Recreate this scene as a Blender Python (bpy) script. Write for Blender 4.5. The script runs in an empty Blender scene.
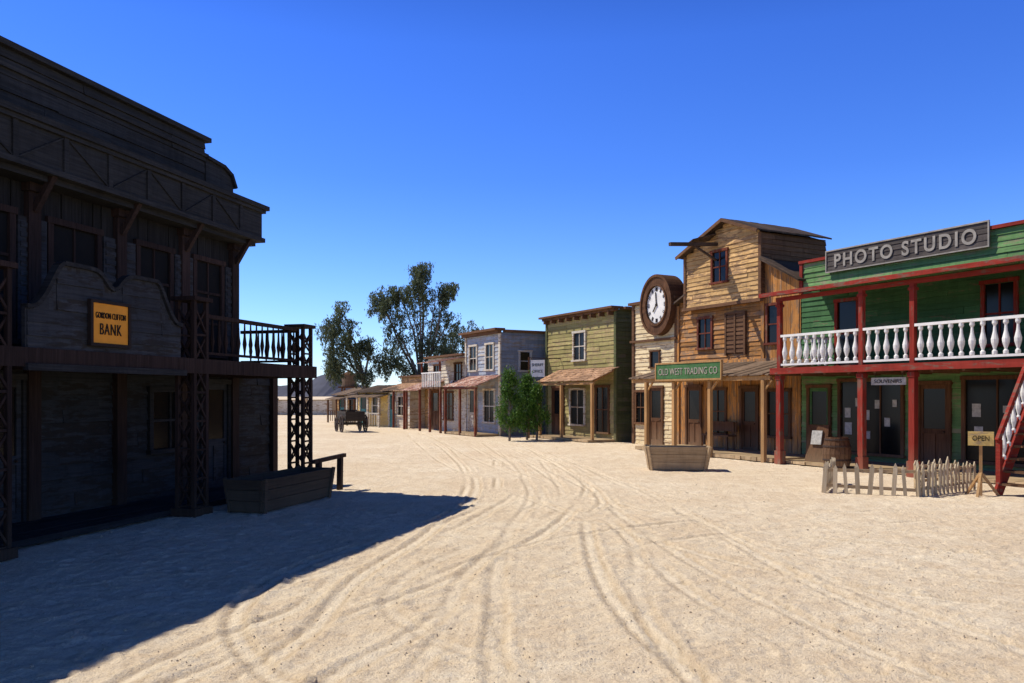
import bpy, math, random
import numpy as np
from mathutils import Vector, Matrix
random.seed(7); np.random.seed(7)
R=random.uniform
scene=bpy.context.scene
COL=scene.collection

# ---------------------------------------------------------------- materials
def newmat(name):
    m=bpy.data.materials.new(name); m.use_nodes=True
    nt=m.node_tree; b=nt.nodes['Principled BSDF']
    b.inputs['Specular IOR Level'].default_value=0.15
    return m,nt,b
def N(nt,t,**k):
    n=nt.nodes.new(t)
    for a,v in k.items(): setattr(n,a,v)
    return n
def math_(nt,op,a,b=None,clamp=False):
    n=N(nt,'ShaderNodeMath',operation=op,use_clamp=clamp)
    for i,v in enumerate((a,b)):
        if v is None: continue
        if isinstance(v,(int,float)): n.inputs[i].default_value=v
        else: nt.links.new(v,n.inputs[i])
    return n.outputs[0]
def mixc(nt,f,a,b,bt='MIX'):
    n=N(nt,'ShaderNodeMix',data_type='RGBA',blend_type=bt)
    for s,v in ((0,f),(6,a),(7,b)):
        if isinstance(v,(int,float)): n.inputs[s].default_value=v
        elif isinstance(v,tuple): n.inputs[s].default_value=(*v[:3],1)
        else: nt.links.new(v,n.inputs[s])
    return n.outputs[2]
def ramp(nt,f,lo,hi):
    n=N(nt,'ShaderNodeMapRange'); n.inputs[1].default_value=lo; n.inputs[2].default_value=hi
    nt.links.new(f,n.inputs[0]); return n.outputs[0]

def wood(name,c1,c2,bare=None,peel=0.0,axis='x',var=0.35,dust=0.35,rough=0.85,bump=0.5,stain=.55):
    m,nt,b=newmat(name)
    tc=N(nt,'ShaderNodeTexCoord'); geo=N(nt,'ShaderNodeNewGeometry')
    isl=geo.outputs['Random Per Island']
    vm=N(nt,'ShaderNodeVectorMath',operation='SCALE'); vm.inputs[0].default_value=(7.3,3.1,11.7)
    nt.links.new(isl,vm.inputs['Scale'])
    va=N(nt,'ShaderNodeVectorMath',operation='ADD')
    nt.links.new(tc.outputs['Object'],va.inputs[0]); nt.links.new(vm.outputs[0],va.inputs[1])
    mp=N(nt,'ShaderNodeMapping'); nt.links.new(va.outputs[0],mp.inputs[0])
    mp.inputs['Scale'].default_value=(.7,.7,16) if axis=='x' else (16,16,.7)
    n1=N(nt,'ShaderNodeTexNoise'); n1.inputs['Scale'].default_value=2.2; n1.inputs['Detail'].default_value=7; n1.inputs['Roughness'].default_value=.65
    nt.links.new(mp.outputs[0],n1.inputs['Vector'])
    g=ramp(nt,n1.outputs[0],.35,.65)
    col=mixc(nt,g,c1,c2)
    if bare is not None:
        mp2=N(nt,'ShaderNodeMapping'); nt.links.new(va.outputs[0],mp2.inputs[0])
        mp2.inputs['Scale'].default_value=(1.5,1.5,7) if axis=='x' else (7,7,1.5)
        n2=N(nt,'ShaderNodeTexNoise'); n2.inputs['Scale'].default_value=1.6; n2.inputs['Detail'].default_value=8; n2.inputs['Roughness'].default_value=.7
        nt.links.new(mp2.outputs[0],n2.inputs['Vector'])
        t=math_(nt,'ADD',n2.outputs[0],math_(nt,'MULTIPLY',isl,.12))
        f=ramp(nt,t,.70-peel*.3,.77-peel*.3)
        col=mixc(nt,f,col,bare)
    br=math_(nt,'ADD',math_(nt,'MULTIPLY',isl,var),1-var*.6)
    cb=N(nt,'ShaderNodeCombineColor')
    for i in range(3): nt.links.new(br,cb.inputs[i])
    col=mixc(nt,1.0,col,cb.outputs[0],'MULTIPLY')
    n3=N(nt,'ShaderNodeTexNoise'); n3.inputs['Scale'].default_value=1.1; n3.inputs['Detail'].default_value=5
    nt.links.new(tc.outputs['Object'],n3.inputs['Vector'])
    st=ramp(nt,n3.outputs[0],.35,.75)
    mp3=N(nt,'ShaderNodeMapping'); nt.links.new(tc.outputs['Object'],mp3.inputs[0]); mp3.inputs['Scale'].default_value=(6,6,.8)
    n4=N(nt,'ShaderNodeTexNoise'); n4.inputs['Scale'].default_value=1.5; n4.inputs['Detail'].default_value=6; n4.inputs['Roughness'].default_value=.7
    nt.links.new(mp3.outputs[0],n4.inputs['Vector'])
    st=math_(nt,'ADD',math_(nt,'MULTIPLY',st,.55),math_(nt,'MULTIPLY',ramp(nt,n4.outputs[0],.45,.7),.6),True)
    col=mixc(nt,math_(nt,'MULTIPLY',st,stain),col,tuple(x*.38 for x in c1))
    if dust>0:
        sx=N(nt,'ShaderNodeSeparateXYZ'); nt.links.new(tc.outputs['Object'],sx.inputs[0])
        d=N(nt,'ShaderNodeMapRange'); d.inputs[1].default_value=.75; d.inputs[2].default_value=0.0
        nt.links.new(sx.outputs[2],d.inputs[0])
        dd=math_(nt,'MULTIPLY',math_(nt,'MULTIPLY',d.outputs[0],n3.outputs[0],),dust*1.6,True)
        col=mixc(nt,dd,col,(.38,.28,.17))
    nt.links.new(col,b.inputs['Base Color']); b.inputs['Roughness'].default_value=rough
    bp=N(nt,'ShaderNodeBump'); bp.inputs['Strength'].default_value=bump; bp.inputs['Distance'].default_value=.012
    nt.links.new(n1.outputs[0],bp.inputs['Height']); nt.links.new(bp.outputs[0],b.inputs['Normal'])
    return m
def plain(name,c,rough=.6,metal=0,noise=.25,scale=6):
    m,nt,b=newmat(name)
    tc=N(nt,'ShaderNodeTexCoord'); n=N(nt,'ShaderNodeTexNoise'); n.inputs['Scale'].default_value=scale; n.inputs['Detail'].default_value=6
    nt.links.new(tc.outputs['Object'],n.inputs['Vector'])
    col=mixc(nt,math_(nt,'MULTIPLY',ramp(nt,n.outputs[0],.3,.75),noise*2,True),c,tuple(x*.5 for x in c))
    nt.links.new(col,b.inputs['Base Color']); b.inputs['Roughness'].default_value=rough; b.inputs['Metallic'].default_value=metal
    return m
def glassm(name='window_glass',c=(.007,.007,.007)):
    m,nt,b=newmat(name); b.inputs['Base Color'].default_value=(*c,1); b.inputs['Roughness'].default_value=.18
    b.inputs['Specular IOR Level'].default_value=.2
    return m
def leafm(name,c1,c2,tr=.25):
    m,nt,b=newmat(name); geo=N(nt,'ShaderNodeNewGeometry')
    col=mixc(nt,geo.outputs['Random Per Island'],c1,c2)
    nt.links.new(col,b.inputs['Base Color']); b.inputs['Roughness'].default_value=.5
    t=N(nt,'ShaderNodeBsdfTranslucent'); nt.links.new(col,t.inputs[0])
    mx=N(nt,'ShaderNodeMixShader'); mx.inputs[0].default_value=tr
    nt.links.new(b.outputs[0],mx.inputs[1]); nt.links.new(t.outputs[0],mx.inputs[2])
    nt.links.new(mx.outputs[0],nt.nodes['Material Output'].inputs[0])
    return m

M={}
M['glass']=glassm()
M['darkvoid']=plain('dark_interior',(.010,.010,.010),.9)
# bank
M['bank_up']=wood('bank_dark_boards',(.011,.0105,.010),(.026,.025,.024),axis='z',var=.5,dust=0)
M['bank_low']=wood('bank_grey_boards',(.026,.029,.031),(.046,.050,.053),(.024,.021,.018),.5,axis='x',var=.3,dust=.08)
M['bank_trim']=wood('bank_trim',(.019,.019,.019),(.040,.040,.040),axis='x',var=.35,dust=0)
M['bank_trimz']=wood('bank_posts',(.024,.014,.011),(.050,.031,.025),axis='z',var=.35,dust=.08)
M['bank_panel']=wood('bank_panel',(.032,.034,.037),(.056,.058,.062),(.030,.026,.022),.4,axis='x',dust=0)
M['bank_sign']=plain('bank_sign_paint',(.85,.33,.035),.6,noise=.15)
M['sign_dark']=plain('sign_letter_dark',(.03,.02,.015),.7)
# photo studio
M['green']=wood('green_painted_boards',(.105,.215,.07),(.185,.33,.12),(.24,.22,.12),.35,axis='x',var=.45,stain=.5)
M['greend']=wood('shaded_green_boards',(.045,.125,.045),(.08,.18,.07),(.16,.14,.08),.2,axis='x',var=.35)  # darker green carries the balcony roof's shade on the upper wall; door shares it
M['red']=wood('red_painted_wood',(.23,.024,.015),(.33,.042,.027),(.18,.10,.07),.3,axis='z',var=.3)
M['redx']=wood('red_painted_rail',(.23,.024,.015),(.33,.042,.027),(.18,.10,.07),.3,axis='x',var=.3,dust=0)
M['white']=plain('white_paint',(.82,.79,.72),.6,noise=.2)
M['poster']=plain('poster_paper',(.55,.52,.46),.7,noise=.5,scale=14)
M['photo_sign']=wood('studio_signboard',(.06,.05,.043),(.13,.105,.09),axis='x',dust=0,var=.3)
M['sign_letter']=plain('sign_letter_pale',(.42,.37,.30),.8,noise=.4)
# saloon
M['orange']=wood('orange_weathered_boards',(.42,.165,.040),(.66,.31,.09),(.27,.16,.085),.5,axis='z',var=.6)
M['orangex']=wood('orange_weathered_clapboards',(.40,.165,.045),(.62,.30,.095),(.27,.16,.085),.5,axis='x',var=.65)
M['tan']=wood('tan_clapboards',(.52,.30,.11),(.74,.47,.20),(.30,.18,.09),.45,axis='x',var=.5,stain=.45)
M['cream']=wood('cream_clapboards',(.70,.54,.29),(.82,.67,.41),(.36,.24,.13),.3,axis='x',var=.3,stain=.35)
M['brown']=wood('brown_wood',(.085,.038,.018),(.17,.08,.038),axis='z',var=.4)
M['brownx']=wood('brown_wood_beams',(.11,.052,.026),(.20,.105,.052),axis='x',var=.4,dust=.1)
M['roofw']=wood('weathered_roof_boards',(.13,.085,.055),(.25,.17,.11),axis='x',var=.6,dust=0)
M['roofd']=wood('dark_roof_boards',(.055,.038,.026),(.12,.08,.055),axis='x',var=.6,dust=0)
M['post']=wood('tan_posts',(.36,.19,.07),(.54,.31,.13),axis='z',var=.4)
M['redbrown']=wood('oxblood_window_frames',(.13,.03,.016),(.22,.06,.032),(.2,.12,.07),.3,axis='z',var=.3,dust=0)
M['signgreen']=wood('green_signboard',(.05,.13,.045),(.09,.20,.075),axis='x',dust=0,var=.1)
M['pale']=wood('pale_weathered_wood',(.52,.41,.25),(.72,.60,.41),axis='z',var=.5,stain=.35)
M['palex']=wood('pale_weathered_planks',(.38,.26,.14),(.56,.41,.24),axis='x',var=.5)
# green building
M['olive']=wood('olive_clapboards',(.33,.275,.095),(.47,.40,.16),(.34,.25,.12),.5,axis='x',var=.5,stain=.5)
M['olived']=wood('shaded_olive_clapboards',(.09,.10,.04),(.14,.15,.06),(.14,.12,.07),.3,axis='x',var=.4)  # olive with the side wall's shade put into the colour; trim shares it
M['tile']=wood('sun_bleached_shingles',(.38,.21,.11),(.58,.36,.22),axis='x',dust=0,var=.6)
# blue
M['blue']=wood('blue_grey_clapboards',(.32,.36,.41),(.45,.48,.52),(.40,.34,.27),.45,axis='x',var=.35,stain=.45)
M['blued']=wood('shaded_blue_clapboards',(.19,.23,.29),(.27,.31,.37),(.26,.23,.20),.35,axis='x',var=.35)  # darker copy of the front blue, shade of the side wall painted in
M['pink']=wood('faded_red_awning',(.36,.13,.08),(.58,.33,.24),(.6,.5,.40),.4,axis='z',dust=0,var=.7)
M['offw']=wood('off_white_boards',(.60,.52,.40),(.74,.67,.54),(.38,.27,.17),.4,axis='x',var=.3,stain=.45)
M['yellow']=wood('yellow_boards',(.66,.43,.12),(.80,.58,.21),(.42,.3,.18),.3,axis='x',var=.3,stain=.35)
M['teal']=plain('teal_paint',(.10,.26,.24))
M['iron']=plain('rusty_iron',(.09,.06,.045),.6,.6)
M['bark']=wood('bark',(.12,.085,.06),(.30,.25,.20),axis='z',var=.2,dust=0)
M['leaf_e']=leafm('eucalyptus_leaves',(.055,.075,.035),(.155,.175,.085),.32)
M['leaf_c']=leafm('cypress_leaves',(.035,.10,.014),(.11,.20,.03))
M['soil']=plain('planter_soil',(.16,.11,.07),.95)

# ---------------------------------------------------------------- geometry helpers
class Part:
    def __init__(s,name,mat): s.name=name;s.mat=mat;s.v=[];s.f=[];s.tf=None;s.smooth=False
    def add(s,vs,fs):
        o=len(s.v)
        if s.tf: vs=[s.tf(*p) for p in vs]
        s.v+= [tuple(p) for p in vs]; s.f+=[tuple(i+o for i in f) for f in fs]
    def hexa(s,p): s.add(p,[(0,3,2,1),(4,5,6,7),(0,1,5,4),(1,2,6,5),(2,3,7,6),(3,0,4,7)])
    def box(s,x0,x1,y0,y1,z0,z1):
        s.hexa([(x0,y0,z0),(x1,y0,z0),(x1,y1,z0),(x0,y1,z0),(x0,y0,z1),(x1,y0,z1),(x1,y1,z1),(x0,y1,z1)])
    def beam(s,p,q,w,h=None,up=(0,0,1)):
        h=h or w; p=Vector(p);q=Vector(q);d=(q-p).normalized();u=Vector(up)
        if abs(d.dot(u))>.98: u=Vector((0,1,0))
        a=d.cross(u).normalized()*w/2; b=a.cross(d).normalized()*h/2
        s.hexa([p-a-b,p+a-b,p+a+b,p-a+b,q-a-b,q+a-b,q+a+b,q-a+b])
    def prism(s,pts,y0,y1):
        n=len(pts)
        s.add([(x,y0,z) for x,z in pts]+[(x,y1,z) for x,z in pts],
              [tuple(range(n)),tuple(range(2*n-1,n-1,-1))]+[(i,i+n,(i+1)%n+n,(i+1)%n) for i in range(n)])
    def lathe(s,cx,cy,z0,prof,n=10):
        vs=[];fs=[]
        for r,z in prof:
            for i in range(n):
                a=2*math.pi*i/n; vs.append((cx+r*math.cos(a),cy+r*math.sin(a),z0+z))
        for k in range(len(prof)-1):
            for i in range(n):
                j=(i+1)%n; fs.append((k*n+i,k*n+j,(k+1)*n+j,(k+1)*n+i))
        fs.append(tuple(range(n-1,-1,-1))); fs.append(tuple((len(prof)-1)*n+i for i in range(n)))
        s.add(vs,fs)
    def tube(s,pts,rad,n=8):
        pts=[Vector(p) for p in pts]; vs=[];fs=[]
        for k,p in enumerate(pts):
            d=(pts[min(k+1,len(pts)-1)]-pts[max(k-1,0)]).normalized()
            u=Vector((1,0,0)) if abs(d.x)<.8 else Vector((0,1,0))
            a=d.cross(u).normalized(); b=d.cross(a)
            for i in range(n):
                t=2*math.pi*i/n; vs.append(p+(a*math.cos(t)+b*math.sin(t))*rad[k])
        for k in range(len(pts)-1):
            for i in range(n):
                j=(i+1)%n; fs.append((k*n+i,(k+1)*n+i,(k+1)*n+j,k*n+j))
        s.add(vs,fs)
    def ring(s,c,r0,r1,y0,y1,n=32,sx=1.0):
        cx,cz=c
        for i in range(n):
            t0=2*math.pi*i/n;t1=2*math.pi*(i+1)/n
            P=lambda r,t,y:(cx+sx*r*math.cos(t),y,cz+r*math.sin(t))
            s.add([P(r0,t0,y0),P(r1,t0,y0),P(r1,t1,y0),P(r0,t1,y0),P(r0,t0,y1),P(r1,t0,y1),P(r1,t1,y1),P(r0,t1,y1)],
                  [(0,1,2,3),(7,6,5,4),(1,5,6,2),(0,3,7,4)])
    def make(s,parent=None):
        me=bpy.data.meshes.new(s.name); me.from_pydata([tuple(p) for p in s.v],[],s.f)
        me.materials.append(s.mat)
        if s.smooth:
            for p in me.polygons: p.use_smooth=True
        o=bpy.data.objects.new(s.name,me); COL.objects.link(o)
        if parent: o.parent=parent
        return o
class Obj:
    def __init__(s,name,loc=(0,0,0),rz=0):
        s.e=bpy.data.objects.new(name,None); s.e.empty_display_size=.3; COL.objects.link(s.e)
        s.e.location=loc; s.e.rotation_euler=(0,0,rz); s.parts={}
    def p(s,name,mat,smooth=False):
        k=(name,mat)
        if k not in s.parts: s.parts[k]=Part(name,M[mat]); s.parts[k].smooth=smooth
        s.parts[k].tf=None
        return s.parts[k]
    def text(s,txt,cx,y,cz,w,h,mat,name='lettering',bold=.012,space=1.0):
        cu=bpy.data.curves.new(name,'FONT'); cu.body=txt; cu.align_x='CENTER'; cu.align_y='CENTER'; cu.extrude=.02; cu.offset=bold; cu.space_character=space
        o=bpy.data.objects.new(name+'_tmp',cu); COL.objects.link(o); bpy.context.view_layer.update()
        dg=bpy.context.evaluated_depsgraph_get(); me=bpy.data.meshes.new_from_object(o.evaluated_get(dg))
        COL.objects.unlink(o); bpy.data.objects.remove(o)
        xs=[v.co.x for v in me.vertices]; ys=[v.co.y for v in me.vertices]
        mx,my=(max(xs)+min(xs))/2,(max(ys)+min(ys))/2; sx=w/(max(xs)-min(xs)); sy=h/(max(ys)-min(ys))
        for v in me.vertices:
            a,bz,c=(v.co.x-mx)*sx,(v.co.y-my)*sy,v.co.z*.5
            v.co=(cx+a,y-c,cz+bz)
        me.materials.clear(); me.materials.append(M[mat])
        o=bpy.data.objects.new(name,me); COL.objects.link(o); o.parent=s.e
    def done(s):
        for P in s.parts.values():
            if P.v: P.make(s.e)
        return s.e

def subtract(rects,holes):
    for h in holes:
        out=[]
        for (a,b,c,d) in rects:
            if h[0]>=b or h[1]<=a or h[2]>=d or h[3]<=c: out.append((a,b,c,d)); continue
            if a<h[0]: out.append((a,h[0],c,d))
            if b>h[1]: out.append((h[1],b,c,d))
            m0,m1=max(a,h[0]),min(b,h[1])
            if c<h[2]: out.append((m0,m1,c,h[2]))
            if d>h[3]: out.append((m0,m1,h[3],d))
        rects=out
    return rects
def siding(P,y,z0,z1,xr,bh=.16,holes=(),th=.034,maxlen=3.0,jit=1.0):
    z=z0
    while z<z1-.01:
        zt=min(z+bh,z1); a,b=xr((z+zt)/2)
        if b-a<.05: z=zt; continue
        cuts=[a]; x=a+R(.3,maxlen)
        while x<b-.3: cuts.append(x); x+=R(.8,maxlen)
        cuts.append(b)
        for x0,x1 in zip(cuts[:-1],cuts[1:]):
            for (p,q,c,d) in subtract([(x0+.002,x1-.002,z,zt)],holes):
                if q-p<.01 or d-c<.01: continue
                t=th*R(.7,1.4); e=R(-.010,.010)*jit; e2=R(-.010,.010)*jit
                P.hexa([(p,y-t,c+e),(q,y-t,c+e2),(q,y,c+e2),(p,y,c+e),(p,y-t*.3,d-.004),(q,y-t*.3,d-.004),(q,y,d-.004),(p,y,d-.004)])
        z=zt
def vboards(P,y,x0,x1,z0,ztop,bw=.17,holes=(),th=.03):
    x=x0
    while x<x1-.01:
        xb=min(x+bw*R(.8,1.2),x1); zt=min(ztop(x),ztop(xb))
        for (p,q,c,d) in subtract([(x+.004,xb-.004,z0,max(ztop(x),ztop(xb)))],holes):
            t=th*R(.6,1.4)
            if d>zt-1e-6:
                P.hexa([(p,y-t,c),(q,y-t,c),(q,y,c),(p,y,c),(p,y-t,ztop(p)),(q,y-t,ztop(q)),(q,y,ztop(q)),(p,y,ztop(p))])
            else: P.box(p,q,y-t,y,c,d)
        x=xb
def window(b,x0,x1,z0,z1,y,fm,nx=2,nz=2,fw=.09,gm='glass',sill=True,tf=None):
    g=b.p('window_panes',gm); g.tf=tf; g.box(x0,x1,y-.02,y-.008,z0,z1); g.tf=None
    f=b.p('window_frames',fm); f.tf=tf
    f.box(x0-fw,x0,y-.075,y-.0,z0,z1); f.box(x1,x1+fw,y-.075,y-.0,z0,z1)
    f.box(x0-fw-.02,x1+fw+.02,y-.09,y-.0,z1,z1+fw)
    f.box(x0-fw-.03,x1+fw+.03,y-.12,y-.0,z0-fw*.8,z0) if sill else f.box(x0-fw,x1+fw,y-.075,y,z0-fw,z0)
    for i in range(1,nx):
        x=x0+(x1-x0)*i/nx; f.box(x-.016,x+.016,y-.045,y-.021,z0,z1)
    for i in range(1,nz):
        z=z0+(z1-z0)*i/nz; f.box(x0,x1,y-.05,y-.0215,z-.02,z+.02)
    f.tf=None
def door(b,x0,x1,z1,y,fm,pm,glass=True,fw=.09,z0=.02):
    f=b.p('door_frames',fm); f.box(x0-fw,x0,y-.08,y,z0,z1); f.box(x1,x1+fw,y-.08,y,z0,z1); f.box(x0-fw-.02,x1+fw+.02,y-.095,y,z1,z1+fw)
    p=b.p('door_leaves',pm); xm=(x0+x1)/2; w=.07
    p.box(x0,x0+w,y-.04,y-.003,z0,z1-.003);p.box(x1-w,x1,y-.04,y-.003,z0,z1-.003)
    p.box(x0+w,x1-w,y-.04,y-.003,z0,z0+.2);p.box(x0+w,x1-w,y-.04,y-.003,z1-.1,z1-.003);p.box(x0+w,x1-w,y-.04,y-.003,z0+.85,z0+.97)
    p.box(xm-.03,xm+.03,y-.04,y-.003,z0+.2,z0+.85)
    p.box(x0+w,x1-w,y-.02,y-.003,z0+.2,z0+.85)
    g=b.p('door_glass','glass' if glass else 'darkvoid'); g.box(x0+w,x1-w,y-.02,y-.004,z0+.97,z1-.1)
    k=b.p('door_knob','iron'); k.lathe(x1-w*1.3,y-.055,z0+.9,[(.0,-.03),(.03,0),(0,.03)],8)
BAL=[(.030,0),(.045,.02),(.045,.07),(.022,.10),(.058,.22),(.062,.28),(.03,.42),(.022,.52),(.045,.56),(.045,.62)]
def planks_deck(P,x0,x1,y0,y1,z0,z1,along='x',bw=.2):
    if along=='x':
        y=y0
        while y<y1-.01:
            yb=min(y+bw,y1); P.box(x0-R(0,.02),x1+R(0,.02),y+.004,yb-.004,z0,z1+R(-.004,.004)); y=yb
    else:
        x=x0
        while x<x1-.01:
            xb=min(x+bw,x1); P.box(x+.004,xb-.004,y0-R(0,.04),y1,z0,z1+R(-.004,.004)); x=xb
def slope_roof(P,x0,x1,ya,za,yb,zb,th=.04,bw=.2,rag=.05):
    x=x0
    while x<x1-.01:
        xb=min(x+bw*R(.8,1.2),x1); r=R(0,rag); h=R(-.01,.015)
        P.hexa([(x+.003,ya-r,za+h),(xb-.003,ya-r,za+h),(xb-.003,yb,zb+h),(x+.003,yb,zb+h),(x+.003,ya-r,za+th+h),(xb-.003,ya-r,za+th+h),(xb-.003,yb,zb+th+h),(x+.003,yb,zb+th+h)]); x=xb
def shingle_roof(P,x0,x1,ya,za,yb,zb,rows=7,bw=.16):
    for r in range(rows):
        f0,f1=r/rows,(r+1.25)/rows; f1=min(f1,1)
        y0,y1=ya+(yb-ya)*f0,ya+(yb-ya)*f1; z0,z1=za+(zb-za)*f0,za+(zb-za)*f1
        x=x0+R(-.05,0)
        while x<x1:
            xb=x+bw*R(.8,1.2); o=R(0,.018); rg=R(0,.05)
            P.hexa([(x,y0-rg,z0+.015+o),(xb-.006,y0-rg,z0+.015+o),(xb-.006,y1,z1),(x,y1,z1),(x,y0-rg,z0+.045+o),(xb-.006,y0-rg,z0+.045+o),(xb-.006,y1,z1+.03),(x,y1,z1+.03)])
            x=xb

# ---------------------------------------------------------------- GROUND
def geo(a,b,n): return list(np.geomspace(a,b,n))
xs=np.array([-v for v in geo(62,3000,18)][::-1]+list(np.arange(-60,-14,1.5))+list(np.arange(-14,-5,.15))+list(np.arange(-5,8.6,.038))+list(np.arange(8.6,14,.15))+list(np.arange(14,60,1.5))+geo(62,3000,18))
ys=np.array([-v for v in geo(5,3000,18)][::-1]+list(np.arange(-4,3.4,.5))+list(np.arange(3.4,13,.032))+list(np.arange(13,30,.08))+list(np.arange(30,48,.4))+list(np.arange(48,80,2))+geo(82,4000,20))
nx,ny=len(xs),len(ys)
Z=np.zeros((ny,nx)); T=np.zeros((ny,nx)); U=np.zeros((ny,nx))
XX,YY=np.meshgrid(xs,ys)
def vnoise(X,Y,cell,seed):
    rs=np.random.RandomState(seed); G=rs.rand(256,256)
    u=X/cell;v=Y/cell;i=np.floor(u).astype(int);j=np.floor(v).astype(int);fu=u-i;fv=v-j
    fu=fu*fu*(3-2*fu);fv=fv*fv*(3-2*fv)
    g=lambda a,b:G[a%256,b%256]
    return (g(j,i)*(1-fu)+g(j,i+1)*fu)*(1-fv)+(g(j+1,i)*(1-fu)+g(j+1,i+1)*fu)*fv-.5
near=np.clip((45-YY)/15,0,1)*np.clip((YY+3)/3,0,1)*np.clip((16-np.abs(XX-1))/4,0,1)
c1,s1=math.cos(.5),math.sin(.5); XR,YR=XX*c1-YY*s1,XX*s1+YY*c1
Z+= near*(.035*vnoise(XR,YR,3.1,1)+.010*vnoise(XR,YR,.9,2)+.009*vnoise(XR*1.3,YR,.31,3)+.011*vnoise(XR,YR,.13,4)+.010*vnoise(XX,YY,.07,5))
for _ in range(8000):
    px,py=R(-5,8.5),3.4+12*(random.random()**1.3); r=R(.03,.075); el=R(1,2.2); an=R(0,3.14)
    i0,i1=np.searchsorted(xs,px-.2),np.searchsorted(xs,px+.2); j0,j1=np.searchsorted(ys,py-.2),np.searchsorted(ys,py+.2)
    if i1<=i0 or j1<=j0: continue
    dx=XX[j0:j1,i0:i1]-px; dy=YY[j0:j1,i0:i1]-py
    a=dx*math.cos(an)+dy*math.sin(an); b_=-dx*math.sin(an)+dy*math.cos(an)
    q=(a/el)**2+b_**2; Z[j0:j1,i0:i1]+= R(.003,.012)*(-np.exp(-q/(r*r*.5))+.7*np.exp(-(np.sqrt(q)-r)**2/(r*r*.15)))
def catmull(P,step=.05):
    P=[np.array(p,float) for p in P]; P=[2*P[0]-P[1]]+P+[2*P[-1]-P[-2]]; out=[]
    for k in range(1,len(P)-2):
        n=max(2,int(np.linalg.norm(P[k+1]-P[k])/step))
        for t in np.linspace(0,1,n,endpoint=False):
            a,b_,c,d=P[k-1:k+3]; out.append(.5*((2*b_)+(-a+c)*t+(2*a-5*b_+4*c-d)*t*t+(-a+3*b_-3*c+d)*t**3))
    return np.array(out)
tracks=[[(-.5,4.0),(-.62,5),(-1.15,5.65),(-1.65,6.7),(-1.6,8.2),(-.9,10.2),(-.25,13),(-.6,20),(-2.6,32),(-5,44)],
 [(-1.0,3.8),(-.6,5.9),(-.55,7.8),(-.1,10.7),(.2,16.9),(-1.6,30),(-4.4,43)],
 [(.75,3.8),(.55,5),(.5,7),(.85,9.9),(.95,16.9),(-1.1,30)],
 [(1.6,3.6),(1.1,5),(.8,7.4),(1.0,11.5),(1.5,15),(.6,26)],
 [(2.2,3.6),(2.55,5),(2.6,5.9),(2.2,7.8),(1.85,13.7),(.6,25)],
 [(7.5,6.0),(5,7.4),(3.2,9),(1.4,13.7),(-1.0,22),(-4,38)],
 [(8,8.5),(5.5,9.6),(3.4,11.5),(1.6,16),(-.6,24)],
 [(4.6,3.6),(3.6,5.5),(2.9,8.5),(2.6,12),(2.2,17),(.2,28)],
 [(-3.2,4.2),(-2.2,6.2),(-.9,8.6),(0.2,12),(.9,18),(-.4,30)],
 [(.2,3.6),(-.2,5.2),(.0,7.2),(1.2,9.2),(3.2,10.6),(6,11.5)],
 [(-2.0,3.6),(-1.75,5.2),(-1.2,6.6),(-1.05,8.2),(-.5,10.5),(.3,14),(.2,22)]]
for ti,tr in enumerate(tracks):
    C=catmull(tr); D=np.gradient(C,axis=0); D/=np.linalg.norm(D,axis=1)[:,None]; Nn=np.stack([-D[:,1],D[:,0]],1)
    for off in ((-.62,.62) if ti%2==0 else (-.08,.95)):
        L=C+Nn*off; dist=np.full((ny,nx),9.0,dtype=np.float32); amp=R(.6,1.1)
        for (px,py) in L:
            i0,i1=np.searchsorted(xs,px-.24),np.searchsorted(xs,px+.24); j0,j1=np.searchsorted(ys,py-.24),np.searchsorted(ys,py+.24)
            if i1<=i0 or j1<=j0: continue
            dd=np.hypot(XX[j0:j1,i0:i1]-px,YY[j0:j1,i0:i1]-py); s=dist[j0:j1,i0:i1]; np.minimum(s,dd,out=s)
        m=np.clip(vnoise(XX,YY,1.5,30+ti)*2.4+.7,0,1)*amp
        edge=np.exp(-((dist-.075)/.022)**2); flat=np.exp(-(dist/.065)**4)
        Z+= m*(-.009*flat-.014*edge+.014*np.exp(-((dist-.125)/.028)**2))
        T=np.maximum(T,flat*m*(1-edge)); U=np.maximum(U,edge*m)
verts=np.stack([XX.ravel(),YY.ravel(),Z.ravel()],1)
idx=np.arange(nx*ny).reshape(ny,nx)
faces=np.stack([idx[:-1,:-1].ravel(),idx[:-1,1:].ravel(),idx[1:,1:].ravel(),idx[1:,:-1].ravel()],1)
me=bpy.data.meshes.new('sandy_ground'); me.vertices.add(len(verts)); me.vertices.foreach_set('co',verts.ravel())
me.loops.add(faces.size); me.loops.foreach_set('vertex_index',faces.ravel().astype(np.int32))
me.polygons.add(len(faces)); me.polygons.foreach_set('loop_start',np.arange(0,faces.size,4,dtype=np.int32))
me.polygons.foreach_set('use_smooth',np.ones(len(faces),dtype=bool))
me.update(calc_edges=True); me.validate()
at=me.attributes.new('track','FLOAT','POINT'); at.data.foreach_set('value',T.ravel().astype(np.float32))
at=me.attributes.new('groove','FLOAT','POINT'); at.data.foreach_set('value',U.ravel().astype(np.float32))
ground=bpy.data.objects.new('ground',me); COL.objects.link(ground)
m,nt,b=newmat('sand')
tc=N(nt,'ShaderNodeTexCoord')
def nz(scale,det=6,ro=.6):
    n=N(nt,'ShaderNodeTexNoise'); n.inputs['Scale'].default_value=scale; n.inputs['Detail'].default_value=det; n.inputs['Roughness'].default_value=ro
    nt.links.new(tc.outputs['Object'],n.inputs['Vector']); return n.outputs[0]
a1=nz(.35); a2=nz(2.3,8,.7); a3=nz(42,4,.75); a4=nz(11,6,.75); a5=nz(110,3,.7)
c=mixc(nt,ramp(nt,a1,.35,.65),(.76,.605,.42),(.86,.73,.54))
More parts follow.
